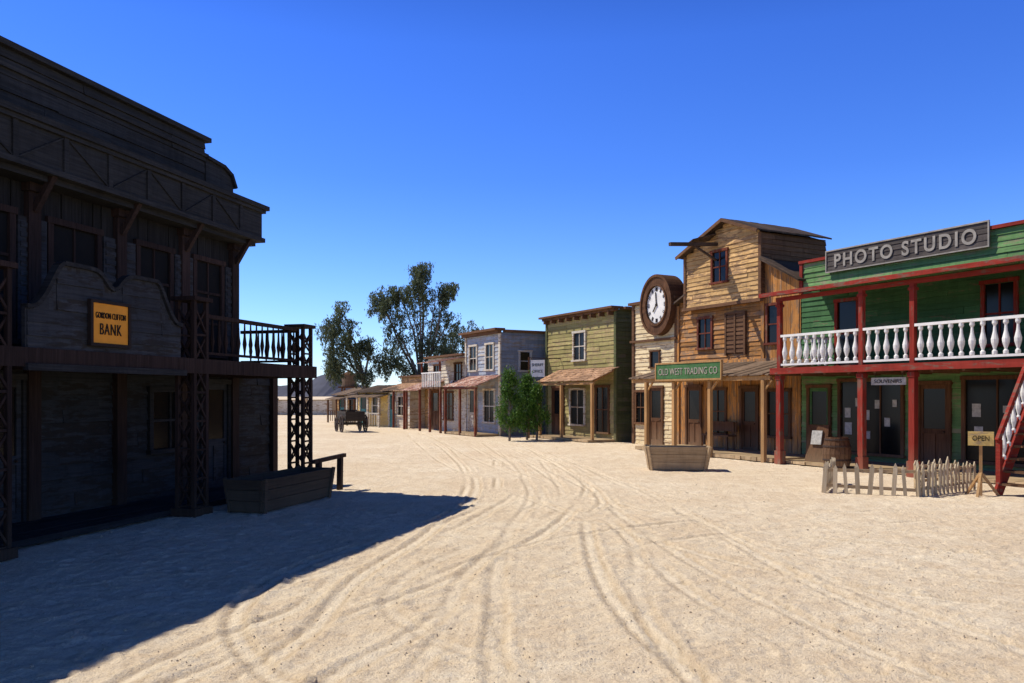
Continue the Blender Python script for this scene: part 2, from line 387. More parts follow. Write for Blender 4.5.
c=mixc(nt,math_(nt,'MULTIPLY',ramp(nt,a2,.42,.70),.8),c,(.66,.495,.325))
c=mixc(nt,math_(nt,'MULTIPLY',ramp(nt,a4,.50,.66),.38),c,(.48,.34,.21))
c=mixc(nt,math_(nt,'MULTIPLY',ramp(nt,a3,.50,.64),.50),c,(.42,.30,.185))
c=mixc(nt,math_(nt,'MULTIPLY',ramp(nt,a5,.55,.7),.4),c,(.90,.78,.60))
att=N(nt,'ShaderNodeAttribute',attribute_name='track')
c=mixc(nt,math_(nt,'MULTIPLY',att.outputs['Fac'],.65),c,(.88,.74,.54))
att=N(nt,'ShaderNodeAttribute',attribute_name='groove')
c=mixc(nt,math_(nt,'MULTIPLY',att.outputs['Fac'],.45),c,(.42,.30,.18))
nt.links.new(c,b.inputs['Base Color']); b.inputs['Roughness'].default_value=.95; b.inputs['Specular IOR Level'].default_value=.03
b1=N(nt,'ShaderNodeBump'); b1.inputs['Strength'].default_value=.9; b1.inputs['Distance'].default_value=.028
nt.links.new(math_(nt,'ADD',math_(nt,'MULTIPLY',a4,1.3),math_(nt,'MULTIPLY',a3,.6)),b1.inputs['Height']); nt.links.new(b1.outputs[0],b.inputs['Normal'])
me.materials.append(m)
M['stone']=plain('pebble_stone',(.50,.39,.27),.9,noise=.3,scale=3)
P=Part('gravel',M['stone'])
for _ in range(3500):
    y=3.8+18*random.random()**1.6; x=R(-.55,.62)*y+R(-1,1); r=R(.003,.009)*(1+1.2*(random.random()>.97)); n=5
    vs=[(x+r*R(.7,1.2)*math.cos(k*2*math.pi/n),y+r*R(.7,1.2)*math.sin(k*2*math.pi/n),-.01) for k in range(n)]
    i=min(max(np.searchsorted(xs,x),0),nx-1); j=min(np.searchsorted(ys,y),ny-1); z=Z[j,i]
    vs=[(a,b_,z-.005) for a,b_,_z in vs]+[((a-x)*.6+x,(b_-y)*.6+y,z+r*R(.4,.7)) for a,b_,_z in vs]
    P.add(vs,[(k,(k+1)%n,(k+1)%n+n,k+n) for k in range(n)]+[tuple(range(n,2*n))])
P.make()
# hills
M['hill']=plain('hill_rock',(.10,.10,.125),.95,noise=.3,scale=.02)
P=Part('hills',M['hill']); n=300; vs=[];fs=[]
for r,(dist,sc) in enumerate([(900,0),(960,.5),(1000,1.0),(1150,.5),(1300,0)]):
    for k in range(n):
        x=-1200+2200*k/(n-1)
        h=5+23*math.exp(-((x+228)/34)**2)+13*math.exp(-((x+330)/60)**2)+26*math.exp(-((x+560)/120)**2)+20*math.exp(-((x+900)/150)**2)+1.4*math.sin(x*.11)+1.0*math.sin(x*.23+1)
        vs.append((x,dist+10*math.sin(k*.7),h*sc-(2 if sc==0 else 0)))
for r in range(4):
    for k in range(n-1): fs.append((r*n+k,r*n+k+1,(r+1)*n+k+1,(r+1)*n+k))
P.add(vs,fs); P.make()

# ---------------------------------------------------------------- BANK (left)
b=Obj('bank_building',(-4.8,12,0),math.atan2(.963,.2696))
T0,T1=-11,3.1
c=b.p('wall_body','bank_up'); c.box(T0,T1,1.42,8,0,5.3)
lw=[(-2.6,-1.7,.02,2.0),(-5.6,-4.4,.7,1.9),(.8,1.7,.9,1.85),(2.1,2.8,.02,2.0),(-9,-8,.7,1.9)]
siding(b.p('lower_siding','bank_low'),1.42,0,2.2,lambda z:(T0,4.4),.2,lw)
c.box(T1,4.38,1.424,8,0,2.2)
P=b.p('annex_side_boards','bank_low'); P.tf=(lambda x,y,z:(4.38-y,x,z)); siding(P,0,0,2.2,lambda z:(1.43,8),.2); P.tf=None
uw=[(-2.7,-1.9,2.5,4.2),(-1.2,-.4,2.5,4.2),(.5,1.2,2.5,4.2),(1.9,2.6,2.5,4.2),(-5.8,-5,2.5,4.2),(-4.3,-3.6,2.5,4.2)]
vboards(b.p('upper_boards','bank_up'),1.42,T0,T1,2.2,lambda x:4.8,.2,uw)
for w in uw: window(b,w[0],w[1],w[2]+.05,w[3],1.42,'bank_trimz',2,3,gm='darkvoid')
window(b,-5.6,-4.4,.7,1.9,1.42,'bank_trim',3,2); window(b,.8,1.7,.9,1.85,1.42,'bank_trim',2,2); window(b,-9,-8,.7,1.9,1.42,'bank_trim',2,2)
door(b,-2.6,-1.7,2.0,1.42,'bank_trim','bank_panel'); door(b,2.1,2.8,2.0,1.42,'bank_trim','bank_panel')
t=b.p('pilasters','bank_trimz')
for x in (-9.6,-7.9,-6.3,-4.7,-3.2,-1.55,.05,1.55,2.98): 
    t.box(x-.1,x+.1,1.3,1.42,0,4.8)
    t.box(x-.14,x+.14,1.24,1.42,4.55,4.8)
    t.beam((x,1.3,4.3),(x,.98,4.78),.08,.08)
t.box(4.25,4.42,1.3,1.42,0,2.2)
sh=b.p('shutters','bank_panel')
for w in uw:
    for xa in (w[0]-.42,w[1]+.12):
        sh.box(xa,xa+.3,1.34,1.385,w[2]+.05,w[3])
        for k in range(12): sh.box(xa+.03,xa+.27,1.325,1.345,w[2]+.12+k*.13,w[2]+.19+k*.13)
q=b.p('cornice','bank_trim')
CE=T1+.18
q.prism([(T0,4.8),(CE+.02,4.8),(CE+.02,5.36),(T0,5.36)],.95,1.42)
q.box(T0,CE+.12,.84,1.5,5.36,5.44); q.box(T0,CE+.07,.89,1.45,5.30,5.357); q.box(T0,CE+.06,.9,1.43,4.74,4.82); q.box(T0,CE-.04,1.05,1.43,4.66,4.74)
x=T0
k=0
while x<CE:
    q.box(x-.04,x+.04,.92,.95,4.82,5.3)
    if x+.8<CE+.1:
        q.beam((x+.05,.942,4.84 if k%2 else 5.28),(x+.75,.942,5.28 if k%2 else 4.84),.02,.035,(0,1,0))
    x+=.8;k+=1
q.box(T1+.01,CE,1.42,7.9,4.8,5.36)
pa=b.p('parapet','bank_trim')
siding(b.p('parapet_boards','bank_trim'),1.5,5.4,6.42,lambda z:(T0,2.3),.22,[],.03)
pa.box(T0,2.3,1.505,1.75,5.3,6.42); pa.box(T0,2.38,1.4,1.8,6.42,6.5); pa.box(T0,2.34,1.43,1.78,6.14,6.2)
pa.prism([(2.3,5.3),(3.12,5.3),(3.12,5.8),(3.0,6.0),(2.8,6.08),(2.3,6.12)],1.46,1.75)
pa.beam((2.3,1.6,6.14),(2.82,1.6,6.10),.4,.06); pa.beam((2.8,1.6,6.1),(3.03,1.6,6.0),.4,.06); pa.beam((3.02,1.6,6.02),(3.16,1.6,5.78),.4,.06)
rf=b.p('roof','roofd'); rf.box(T0,T1,1.76,8,5.305,5.38); rf.box(T1+.02,4.5,1.36,8,2.2,2.3)
# balcony
planks_deck(b.p('balcony_floor','bank_trim'),-9.6,3.35,-.12,1.36,2.24,2.32)
fa=b.p('balcony_fascia','bank_trimz'); fa.box(-9.6,3.38,-.17,-.125,2.12,2.34); fa.box(3.36,3.41,-.17,1.355,2.12,2.34)
for x in np.arange(-9.4,3.3,.6): fa.box(x-.03,x+.03,-.1,1.35,2.12,2.235)
rl=b.p('balcony_railing','bank_trimz')
rl.box(.2,2.92,-.05,.03,2.98,3.04); rl.box(.2,2.92,-.04,.02,2.42,2.46)
for x in np.arange(.3,2.9,.17): rl.lathe(x,-.01,2.44,[(.012,0),(.02,.1),(.035,.2),(.02,.32),(.012,.54)],6)
rl.box(3.2,3.26,.2,1.36,2.98,3.04); rl.box(3.21,3.25,.2,1.36,2.42,2.46)
for y in np.arange(.3,1.3,.17): rl.lathe(3.23,y,2.44,[(.012,0),(.02,.1),(.035,.2),(.02,.32),(.012,.54)],6)
lp=b.p('lattice_posts','bank_trimz')
for x in (-9.4,-6.4,-3.42,0,3.09):
    w=.14; H=3.2 if x<3 else 3.05
    for dx in (-w,w):
        for dy in (-w,w): lp.box(x+dx-.028,x+dx+.028,dy-.028,dy+.028,.12,H)
    st_=(H-.2)/7
    for i in range(7):
        zz=.14+i*st_; ze=zz+st_-.03
        for dy in (-w,w):
            lp.beam((x-w,dy,zz),(x+w,dy,ze),.02,.028); lp.beam((x+w,dy-.01,zz),(x-w,dy-.01,ze),.02,.028)
            lp.box(x-w+.03,x+w-.03,dy-.02,dy+.02,zz-.03,zz)
        for dx in (-w,w):
            lp.beam((x+dx,-w,zz),(x+dx,w,ze),.02,.028); lp.beam((x+dx,w,zz),(x+dx,-w,ze),.02,.028)
    lp.box(x-.21,x+.21,-.21,.21,H,H+.06); lp.box(x-.21,x+.21,-.21,.21,0,.12)
def prof(u):
    e=abs(u-.5)*2
    if e<.62: z=3.36-.22*math.exp(-((e)/.13)**2)
    else: z=3.36-.56*math.sin(min(1,(e-.62)/.34)*math.pi/2)**1.3
    return z
fp=b.p('false_front_panel','bank_panel'); tr=b.p('false_front_edge','bank_trim')
for i in range(40):
    xa,xb=-.42-2.63*(i+1)/40,-.42-2.63*i/40
    za,zb=prof(1-(i+1)/40),prof(1-i/40)
    fp.hexa([(xa,-.13,2.12),(xb,-.13,2.12),(xb,-.08,2.12),(xa,-.08,2.12),(xa,-.13,za),(xb,-.13,zb),(xb,-.08,zb),(xa,-.08,za)])
    tr.beam((xa,-.12,za+.01),(xb,-.12,zb+.01),.11,.05)
siding(b.p('false_front_boards','bank_panel'),-.131,2.16,2.8,lambda z:(-3.03,-.44),.16,[],.02)
siding(b.p('false_front_boards','bank_panel'),-.131,2.8,3.28,lambda z:(-2.62,-.86),.16,[(-1.9,-1.57,3.1,3.4)],.02)
tr.box(-3.08,-.38,-.21,-.135,2.08,2.16)
planks_deck(b.p('porch_boards','bank_trim'),-9.6,3.2,.2,1.38,.02,.1)
b.done()
s=Obj('bank_sign',(-4.8,12,0),math.atan2(.963,.2696))
cx=-1.83; cz=2.70
s.p('board','bank_sign').box(cx-.30,cx+.30,-.19,-.16,cz-.25,cz+.25)
f=s.p('frame','sign_dark')
f.box(cx-.34,cx-.30,-.21,-.155,cz-.29,cz+.29);f.box(cx+.30,cx+.34,-.21,-.155,cz-.29,cz+.29);f.box(cx-.30,cx+.30,-.21,-.155,cz+.25,cz+.29);f.box(cx-.30,cx+.30,-.21,-.155,cz-.29,cz-.25)
s.text('GORDON CLIFTON',cx,-.192,cz+.10,.5,.075,'sign_dark','small_lettering',-.012,1.1); s.text('BANK',cx,-.192,cz-.07,.36,.14,'sign_dark','lettering',-.005,1.15)
s.done()
def trough(name,loc,rz,L,W,H,mat,flare=.06,soil=True):
    t=Obj(name,loc,rz); P=t.p('side_planks',mat); n=3
    for k in range(n):
        z0,z1=.04+(H-.04)*k/n,.04+(H-.04)*(k+1)/n-.008; f0,f1=flare*z0/H,flare*z1/H
        for sgn in (-1,1):
            y0,y1=sgn*(W/2+f0),sgn*(W/2+f1); a=.035*sgn
            q=[(-L/2-f0,y0,z0),(L/2+f0,y0,z0),(L/2+f0,y0-a,z0),(-L/2-f0,y0-a,z0),(-L/2-f1,y1,z1),(L/2+f1,y1,z1),(L/2+f1,y1-a,z1),(-L/2-f1,y1-a,z1)]
            P.hexa(q)
            x0,x1=sgn*(L/2+f0),sgn*(L/2+f1); w0,w1=W/2+f0-.04,W/2+f1-.04
            P.hexa([(x0,-w0,z0),(x0,w0,z0),(x0-a,w0,z0),(x0-a,-w0,z0),(x1,-w1,z1),(x1,w1,z1),(x1-a,w1,z1),(x1-a,-w1,z1)])
    c=t.p('corner_battens',mat)
    for sx in (-1,1):
        for sy in (-1,1): c.beam((sx*(L/2-.06),sy*(W/2+.02),0),(sx*(L/2+flare-.06),sy*(W/2+flare+.02),H+.01),.07,.04)
    t.p('bottom',mat).box(-L/2+.02,L/2-.02,-W/2+.02,W/2-.02,0.02,.07)
    if soil: t.p('soil','soil').box(-L/2+.03,L/2-.03,-W/2+.03,W/2-.03,.072,H*.8)
    return t.done()
M['trough_d']=wood('dark_trough_wood',(.035,.026,.019),(.07,.052,.038),axis='x',dust=.25)
trough('wooden_trough',(-3.75,13.1,0),math.atan2(.963,.2696),2.1,.55,.53,'trough_d')
h=Obj('hitching_rail',(-3.4,14.9,0),math.atan2(.963,.2696)); P=h.p('posts_and_rail','bank_trimz')
P.beam((-.4,0,-.05),(-.4,0,.62),.09);P.beam((.4,0,-.05),(.42,0,.66),.09);P.beam((-.6,-.0,.6),(.6,0,.64),.07,.07); h.done()

# ---------------------------------------------------------------- RIGHT SIDE STREET FRAME
RO=(7.0,20.9,0); RA=math.atan2(-.880,.475)
def side_tf(X0): return lambda x,y,z:(X0-y,x,z)
b=Obj('photo_studio_building',RO,RA)
A0,A1=-1.05,10
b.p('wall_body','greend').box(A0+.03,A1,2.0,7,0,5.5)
lw=[(.3,2.1,.3,2.15),(2.62,3.32,.1,2.05),(3.75,5.2,.3,2.15),(-.75,-.1,.1,2.0)]
siding(b.p('lower_siding','green'),2.0,0,2.4,lambda z:(A0,A1),.15,lw)
uw=[(.2,.8,2.55,4.3),(4.2,4.85,2.95,4.3),(7,7.7,2.95,4.3)]
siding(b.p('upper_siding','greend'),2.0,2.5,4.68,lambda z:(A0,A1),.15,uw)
siding(b.p('parapet_siding','green'),2.0,4.68,5.52,lambda z:(A0,A1),.14,[])
cp=b.p('parapet_cap','redx'); cp.box(A0-.05,A1,1.9,2.3,5.52,5.6); cp.box(A0-.04,A0+.06,1.93,2.0,4.68,5.52)
window(b,.2,.8,2.6,4.3,2.0,'red',1,2); window(b,4.2,4.85,2.95,4.3,2.0,'red',2,2); window(b,7,7.7,2.95,4.3,2.0,'red',2,2)
window(b,.3,2.1,.3,2.15,2.0,'brown',3,1); window(b,3.75,5.2,.3,2.15,2.0,'brown',2,1)
door(b,2.62,3.32,2.05,2.0,'brown','brown'); door(b,-.75,-.1,2.0,2.0,'brown','greend')
po=b.p('display_posters','poster')
for (x,z,w,h) in [(.42,1.2,.18,.26),(.42,.75,.22,.32),(.75,1.5,.16,.22),(1.0,1.15,.18,.26),(1.05,.66,.15,.2),(1.34,1.45,.16,.22),(1.62,1.0,.16,.22),(1.85,1.5,.12,.18),(3.9,1.3,.2,.3),(3.95,.8,.2,.28),(4.6,1.4,.2,.16),(4.65,.9,.18,.24),(4.9,1.3,.14,.2)]:
    po.box(x,x+w,1.965,1.977,z,z+h)
planks_deck(b.p('boardwalk','palex'),-.1,A1,.15,1.95,.02,.09,'y')
planks_deck(b.p('balcony_floor','brownx'),-.15,A1,-.1,1.95,2.42,2.47,'y')
r=b.p('red_beams','redx'); r.box(-.2,A1,-.16,-.105,2.34,2.50); r.box(-.2,-.15,-.105,1.9,2.34,2.50)
r.box(-.42,A1,-.33,-.28,4.36,4.46); r.beam((-.40,-.3,4.41),(-.40,2.0,4.76),.05,.12)
r.box(-.1,A1,-.05,.05,4.24,4.34)
j=b.p('joists','brownx')
for x in np.arange(.1,A1,.7): j.box(x-.03,x+.03,-.1,1.95,2.30,2.42)
slope_roof(b.p('balcony_roof','roofd'),-.38,A1,-.3,4.40,1.97,4.74,.035,.22,.02)
rp=b.p('posts','red')
for x in (0,2.49,3.8,6.9,9.2):
    rp.box(x-.07,x+.07,-.07,.07,.0,2.34); rp.box(x-.055,x+.055,-.055,.055,2.5,4.24); rp.box(x-.1,x+.1,-.1,.1,0,.35);rp.box(x-.09,x+.09,-.09,.09,2.2,2.3);rp.box(x-.08,x+.08,-.08,.08,4.1,4.16)
w=b.p('white_balustrade','white',False)
for xa,xb in ((.06,2.43),(2.55,3.74),(3.86,6.84),(7.3,9.15)):
    w.box(xa,xb,-.05,.05,3.30,3.36); w.box(xa,xb,-.04,.04,2.56,2.61)
    n=max(2,int(round((xb-xa)/.235)))
    for k in range(n): w.lathe(xa+(k+.5)*(xb-xa)/n+R(-.01,.01),0,2.60,[(r_*1.1,z_*1.13) for r_,z_ in BAL],10)
w.box(-.05,.0,.06,1.9,3.30,3.36);
for k in range(7): w.lathe(-.025,.2+k*.26,2.60,[(r_,z_*1.13) for r_,z_ in BAL],8)
b.done()
s=Obj('photo_studio_sign',RO,RA)
x0,x1=-.1,4.32
siding(s.p('board','photo_sign'),1.9,5.16,5.70,lambda z:(x0,x1),.14,[],.02)
fr=s.p('frame','sign_letter'); s.p('backing','brownx').box(x0,x1,1.9,1.96,5.16,5.70)
fr.box(x0,x1,1.86,1.9,5.70,5.735);fr.box(x0,x1,1.86,1.9,5.13,5.16);fr.box(x0-.03,x0,1.86,1.9,5.13,5.735);fr.box(x1,x1+.03,1.86,1.9,5.13,5.735)
s.text('PHOTO STUDIO',(x0+x1)/2,1.872,5.43,3.9,.36,'sign_letter','lettering',.022,1.25); s.done()
s=Obj('hanging_sign',RO,RA); s.p('board','poster').box(2.66,3.55,.1,.13,2.03,2.2); c=s.p('chains','iron'); c.box(2.75,2.765,.11,.12,2.2,2.42); c.box(3.45,3.465,.11,.12,2.2,2.42); s.text('SOUVENIRS',3.1,.099,2.115,.7,.08,'sign_dark','lettering',-.005); s.done()
# stairs
st=Obj('wooden_staircase',RO,RA); P=st.p('treads','brownx'); S=st.p('stringers','redx'); Wh=st.p('balusters','white'); n=11
for k in range(n):
    z=2.45*(k+1)/n; y=-1.62+1.5*(k)/n; P.box(6.63,7.57,y,y+.2,z-.04,z)
for x in (6.6,7.6):
    S.beam((x,-1.65,.02),(x,-.1,2.42),.05,.22)
    S.beam((x,-1.6,0.0),(x,-1.6,1.0),.08); S.beam((x,-.75,1.2),(x,-.75,2.3),.07); S.beam((x,-1.65,.98),(x,-.1,3.35),.06,.09)
    S.beam((x,-1.62,.42),(x,-.12,2.79),.04,.05)
    for k in range(1,10): f=k/10; Wh.lathe(x,-1.6+1.5*f,.40+2.36*f,[(r_*.8,z_*.95) for r_,z_ in BAL],8)
st.done()
def R2W(a,d,z=0):
    return (7+.475*a+.88*d, 20.9-.88*a+.475*d, z)
def barrel(loc):
    o=Obj('wooden_barrel',loc); P=o.p('staves','brown'); n=18
    prof=[(.25,0),(.30,.18),(.325,.4),(.30,.62),(.25,.8)]
    for i in range(n):
        a0,a1=2*math.pi*i/n+.012,2*math.pi*(i+1)/n-.012; vs=[];fs=[]
        for r,z in prof: vs+=[(r*math.cos(a0),r*math.sin(a0),z),(r*math.cos(a1),r*math.sin(a1),z)]
        for k in range(4): fs.append((2*k,2*k+1,2*k+3,2*k+2))
        P.add(vs,fs)
    o.p('lid','brownx').lathe(0,0,0,[(.24,.02),(.24,.77)],18)
    H=o.p('hoops','iron')
    for z,r in ((.08,.283),(.24,.318),(.56,.318),(.72,.283)): H.lathe(0,0,z,[(r-.01,0),(r,.0),(r+.003,.02),(r,.04),(r-.01,.04)],24)
    o.done()
barrel(R2W(1.95,-.2,0.0))
s=Obj('sandwich_board',R2W(.75,.6,.09),RA+.2); P=s.p('panels','brown')
P.hexa([(-.28,-.22,0),(.28,-.22,0),(.28,-.19,0),(-.28,-.19,0),(-.28,-.02,.95),(.28,-.02,.95),(.28,.01,.95),(-.28,.01,.95)])
P.hexa([(-.28,.22,0),(.28,.22,0),(.28,.25,0),(-.28,.25,0),(-.28,.02,.95),(.28,.02,.95),(.28,.05,.95),(-.28,.05,.95)])
Q=s.p('posters','poster'); Q.hexa([(-.14,-.185,.45),(.14,-.185,.45),(.14,-.155,.45),(-.14,-.155,.45),(-.14,-.10,.8),(.14,-.10,.8),(.14,-.06,.8),(-.14,-.06,.8)]); s.done()
def picket(pts,sp,h):
    f=Obj('picket_fence',(0,0,0)); P=f.p('pickets','pale'); Q=f.p('rails','palex')
    for (p,q,spc) in [(pts[i],pts[i+1],sp[i]) for i in range(len(pts)-1)]:
        p,q=Vector((*p,0)),Vector((*q,0)); L=(q-p).length; d=(q-p)/L; nrm=Vector((d.y,-d.x,0))
        for z in (.14,.42): Q.beam(p+Vector((0,0,z)),q+Vector((0,0,z+R(-.03,.03))),.03,.055)
        n=int(L/spc)
        for k in range(n+1):
            c=p+d*(k*L/n)+nrm*.03; hh=h*R(.88,1.08); ln=R(-.07,.07); w=R(.028,.04); t=d*w; up=Vector((0,0,1)); o=nrm*.01
            tp=c+d*ln*hh
            base=[c-t-o,c+t-o,c+t+o,c-t+o]; mid=[tp-t-o+up*hh*.86,tp+t-o+up*hh*.86,tp+t+o+up*hh*.86,tp-t+o+up*hh*.86]
            P.hexa(base+mid)
            P.add(mid+[tp-o+up*hh,tp+o+up*hh],[(0,1,4),(2,3,5),(1,2,5,4),(3,0,4,5)])
    f.done()
picket([(5.75,14.75),(7.15,14.1),(8.75,15.2)],[.19,.13],.58)
picket([(5.75,14.75),(6.55,16.3)],[.2],.55)
picket([(7.15,14.15),(7.75,15.4),(8.7,15.8)],[.17,.17],.56)
s=Obj('sign_on_stand',(8.35,14.25,0),-.5); P=s.p('stand','post'); P.beam((0,0,0),(0,0,1.15),.05)
for a in (0.3,2.4,4.5): P.beam((.3*math.cos(a),.3*math.sin(a),0),(0,0,.42),.04)
s.p('board','yellow').box(-.2,.2,-.05,-.025,.9,1.15); s.text('OPEN',0,-.052,1.03,.26,.09,'sign_dark','lettering',-.005); s.done()
trough('planter_box',(3.95,19.15,0),-.09,1.35,.5,.58,'palex',.1)

# ---- saloon with gabled loft
b=Obj('gabled_saloon_building',RO,RA)
L0,L1=-6.4,-1.08
b.p('wall_body','brown').box(L0+.03,L1-.02,2.0,7,0,4.85)
def ztopw(x):
    if x<-4.1: return 4.85+(x+6.4)*.42
    return 5.15+(-1.08-x)*.52
lw=[(-5.9,-5.25,.1,2.05),(-4.8,-4.1,.6,1.95),(-3.35,-2.75,.1,2.0),(-2.3,-1.5,.6,1.9)]
vboards(b.p('lower_boards','orange'),2.0,L0,L1,0,lambda x:2.85,.19,lw)
door(b,-5.9,-5.25,2.05,2.0,'brown','brown'); window(b,-4.8,-4.1,.6,1.95,2.0,'brown'); door(b,-3.35,-2.75,2.0,2.0,'brown','brown'); window(b,-2.3,-1.5,.6,1.9,2.0,'brown')
mw=[(-5.32,-4.74,3.35,4.3),(-4.0,-3.23,3.1,4.35),(-2.3,-1.85,3.35,4.45)]
siding(b.p('storey_clapboards','orangex'),2.0,2.85,5.6,lambda z:(max(L0,-6.4+(z-4.85)/.42 if z>4.85 else L0),-2.5),.15,mw)
vboards(b.p('storey_boards','orange'),2.0,-2.5,L1,2.85,ztopw,.17,mw)
b.p('gable_body','brown').prism([(L0+.05,4.8),(L1-.03,4.8),(L1-.03,5.1),(-2.5,5.85),(-4.2,5.75),(L0+.05,4.83)],2.003,6.5)
window(b,-5.32,-4.74,3.35,4.3,2.0,'redbrown',2,2,.08); window(b,-2.3,-1.85,3.35,4.45,2.0,'redbrown',1,2,.08)
sh=b.p('boarded_window','brownx'); sh.box(-4.0,-3.23,1.93,1.99,3.1,4.35)
for k in range(9): sh.box(-3.98,-3.25,1.905,1.932,3.13+k*.135,3.22+k*.135)
sh.box(-4.06,-3.99,1.89,1.99,3.05,4.4); sh.box(-3.24,-3.17,1.89,1.99,3.05,4.4); sh.box(-3.99,-3.24,1.89,1.99,4.34,4.41); sh.box(-3.65,-3.58,1.885,1.93,3.1,4.35)
ct=b.p('corner_trim','orange'); ct.box(-2.56,-2.44,1.93,1.965,2.86,5.7); ct.box(L0-.03,L0+.1,1.93,2.0,0,4.85); ct.box(L0,L1,1.92,1.965,2.8,2.9)
r=b.p('storey_roof','roofd')
r.beam((L1+.15,1.85,5.05),(-2.4,1.85,5.92),.3,.06); r.hexa([(L1+.15,1.7,5.03),(L1+.15,6.5,5.03),(-2.4,6.5,5.83),(-2.4,1.7,5.83),(L1+.15,1.7,5.08),(L1+.15,6.5,5.08),(-2.4,6.5,5.88),(-2.4,1.7,5.88)])
r.hexa([(L0-.2,1.75,4.80),(-5.8,1.75,5.14),(-5.8,6.5,5.14),(L0-.2,6.5,4.80),(L0-.2,1.75,4.86),(-5.8,1.75,5.2),(-5.8,6.5,5.2),(L0-.2,6.5,4.86)])
TX0,TX1=-5.81,-2.45; AP=-3.8; zl,za,zr=6.42,7.24,6.72; yf,yb=1.82,4.6
b.p('loft_body','brown').prism([(TX0+.02,4.7),(TX1-.02,4.7),(TX1-.02,zr-.05),(AP,za-.05),(TX0+.02,zl-.05)],yf+.01,yb)
def txr(z):
    a,c=TX0,TX1
    if z>zl: a=TX0+(z-zl)/(za-zl)*(AP-TX0)
    if z>zr: c=TX1-(z-zr)/(za-zr)*(TX1-AP)
    return a,c
tw=[(-4.46,-3.86,5.4,6.35)]
siding(b.p('loft_clapboards','tan'),yf,4.7,za,txr,.14,tw)
P=b.p('loft_side_clapboards','brownx'); P.tf=side_tf(TX1); siding(P,0,4.7,zr-.03,lambda z:(yf,yb),.15); P.tf=None  # loft side lies in shade, painted in here by darker brown boards
window(b,-4.46,-3.86,5.4,6.35,yf,'redbrown',2,2,.08)
tr=b.p('trim','brownx')
tr.box(TX0-.06,TX0+.05,yf-.06,yf,4.65,zl); tr.box(TX1-.05,TX1+.06,yf-.06,yf,4.65,zr-.05); tr.box(TX0-.08,TX1+.08,yf-.12,yf,4.6,4.7)
lr=b.p('loft_roof','roofd')
sl=(za-zl)/(AP-TX0); sr=(za-zr)/(TX1-AP); ov=.16
for (xa,zA,xb,zB) in ((TX0-ov,zl-sl*ov+.02,AP+.0,za+.03),(AP,za+.03,TX1+ov,zr-sr*ov+.02)):
    y=yf-.3
    while y<yb+.1:
        h=R(0,.012); lr.hexa([(xa,y,zA+h),(xb,y,zB+h),(xb,y+.19,zB+h),(xa,y+.19,zA+h),(xa,y,zA+.05+h),(xb,y,zB+.05+h),(xb,y+.19,zB+.05+h),(xa,y+.19,zA+.05+h)]); y+=.2
tr.beam((TX0-ov,yf-.31,zl-sl*ov+.02),(AP,yf-.31,za+.03),.04,.1); tr.beam((AP,yf-.32,za+.03),(TX1+ov,yf-.32,zr-sr*ov+.02),.04,.1)
hb=b.p('hoist_beam','roofd'); hb.beam((-4.3,yf+.1,6.62),(-4.32,-.1,6.45),.11,.11); hb.beam((-4.3,yf-.05,6.1),(-4.32,.9,6.48),.06,.06)
hb.hexa([(-4.65,.8,6.54),(-4.3,.8,6.66),(-4.3,yf,6.95),(-4.65,yf,6.78),(-4.65,.8,6.57),(-4.3,.8,6.69),(-4.3,yf,6.98),(-4.65,yf,6.81)])
slope_roof(b.p('awning','roofw'),-6.25,-.25,-.15,2.32,2.0,2.80,.035,.2,.08)
aw=b.p('awning_beams','post'); aw.box(-6.25,-.25,-.1,-.02,2.2,2.31)
for x in (-5.5,-4.15,-2.56,-.5): aw.box(x-.055,x+.055,-.12,-.01,0,2.2); aw.beam((x,-.06,1.9),(x+.3,-.06,2.2),.05,.05)
for x in np.arange(-6,-.2,.7): aw.beam((x,-.05,2.27),(x,1.95,2.73),.06,.08)
planks_deck(b.p('boardwalk','palex'),-6.2,-.25,.0,1.95,.02,.12,'y',.2)
b.done()
s=Obj('wooden_bench',R2W(-3.9,1.5,.12),RA); P=s.p('seat_and_legs','brown')
P.box(-.6,.6,-.18,.18,.4,.45); P.box(-.6,.6,.16,.2,.55,.85)
for x in (-.5,.5): P.box(x-.03,x+.03,-.16,-.1,0,.4); P.box(x-.03,x+.03,.12,.159,0,.85)
s.done()
s=Obj('saloon_sign',RO,RA); s.p('board','signgreen').box(-4.8,-1.94,-.24,-.2,2.28,2.74)
f=s.p('frame','post'); f.box(-4.84,-1.9,-.26,-.19,2.74,2.79); f.box(-4.84,-1.9,-.26,-.19,2.23,2.28); f.box(-4.84,-4.8,-.26,-.19,2.28,2.74); f.box(-1.94,-1.9,-.26,-.19,2.28,2.74)
f.beam((-4.5,-.19,2.5),(-4.5,.2,2.35),.05); f.beam((-2.2,-.19,2.5),(-2.2,.2,2.35),.05)
s.text('OLD WEST TRADING CO',-3.37,-.245,2.51,2.6,.2,'sign_letter','lettering',-.004); s.done()

# ---- clock building
b=Obj('clock_house',RO,RA)
C0,C1=-8.9,-6.45
b.p('wall_body','brown').box(C0+.03,C1,2.0,6.5,0,5.0)
lw=[(-7.9,-7.25,.1,2.05),(-8.7,-8.2,.8,1.9),(-7.85,-7.4,2.8,3.35)]
siding(b.p('clapboards','cream'),2.0,0,5.1,lambda z:(C0,C1),.15,lw)
P=b.p('side_clapboards','cream'); P.tf=side_tf(C1); siding(P,0,4.8,5.0,lambda z:(2.0,6.5),.15); P.tf=None
door(b,-7.9,-7.25,2.05,2.0,'brown','brown'); window(b,-8.7,-8.2,.8,1.9,2.0,'brown'); 
window(b,-7.85,-7.4,2.8,3.35,2.0,'brown',1,1,.06)
t=b.p('trim','brownx'); t.box(C0-.04,C0+.08,1.92,2.0,0,5.1); t.box(C1-.08,C1+.04,1.92,2.0,0,5.1)
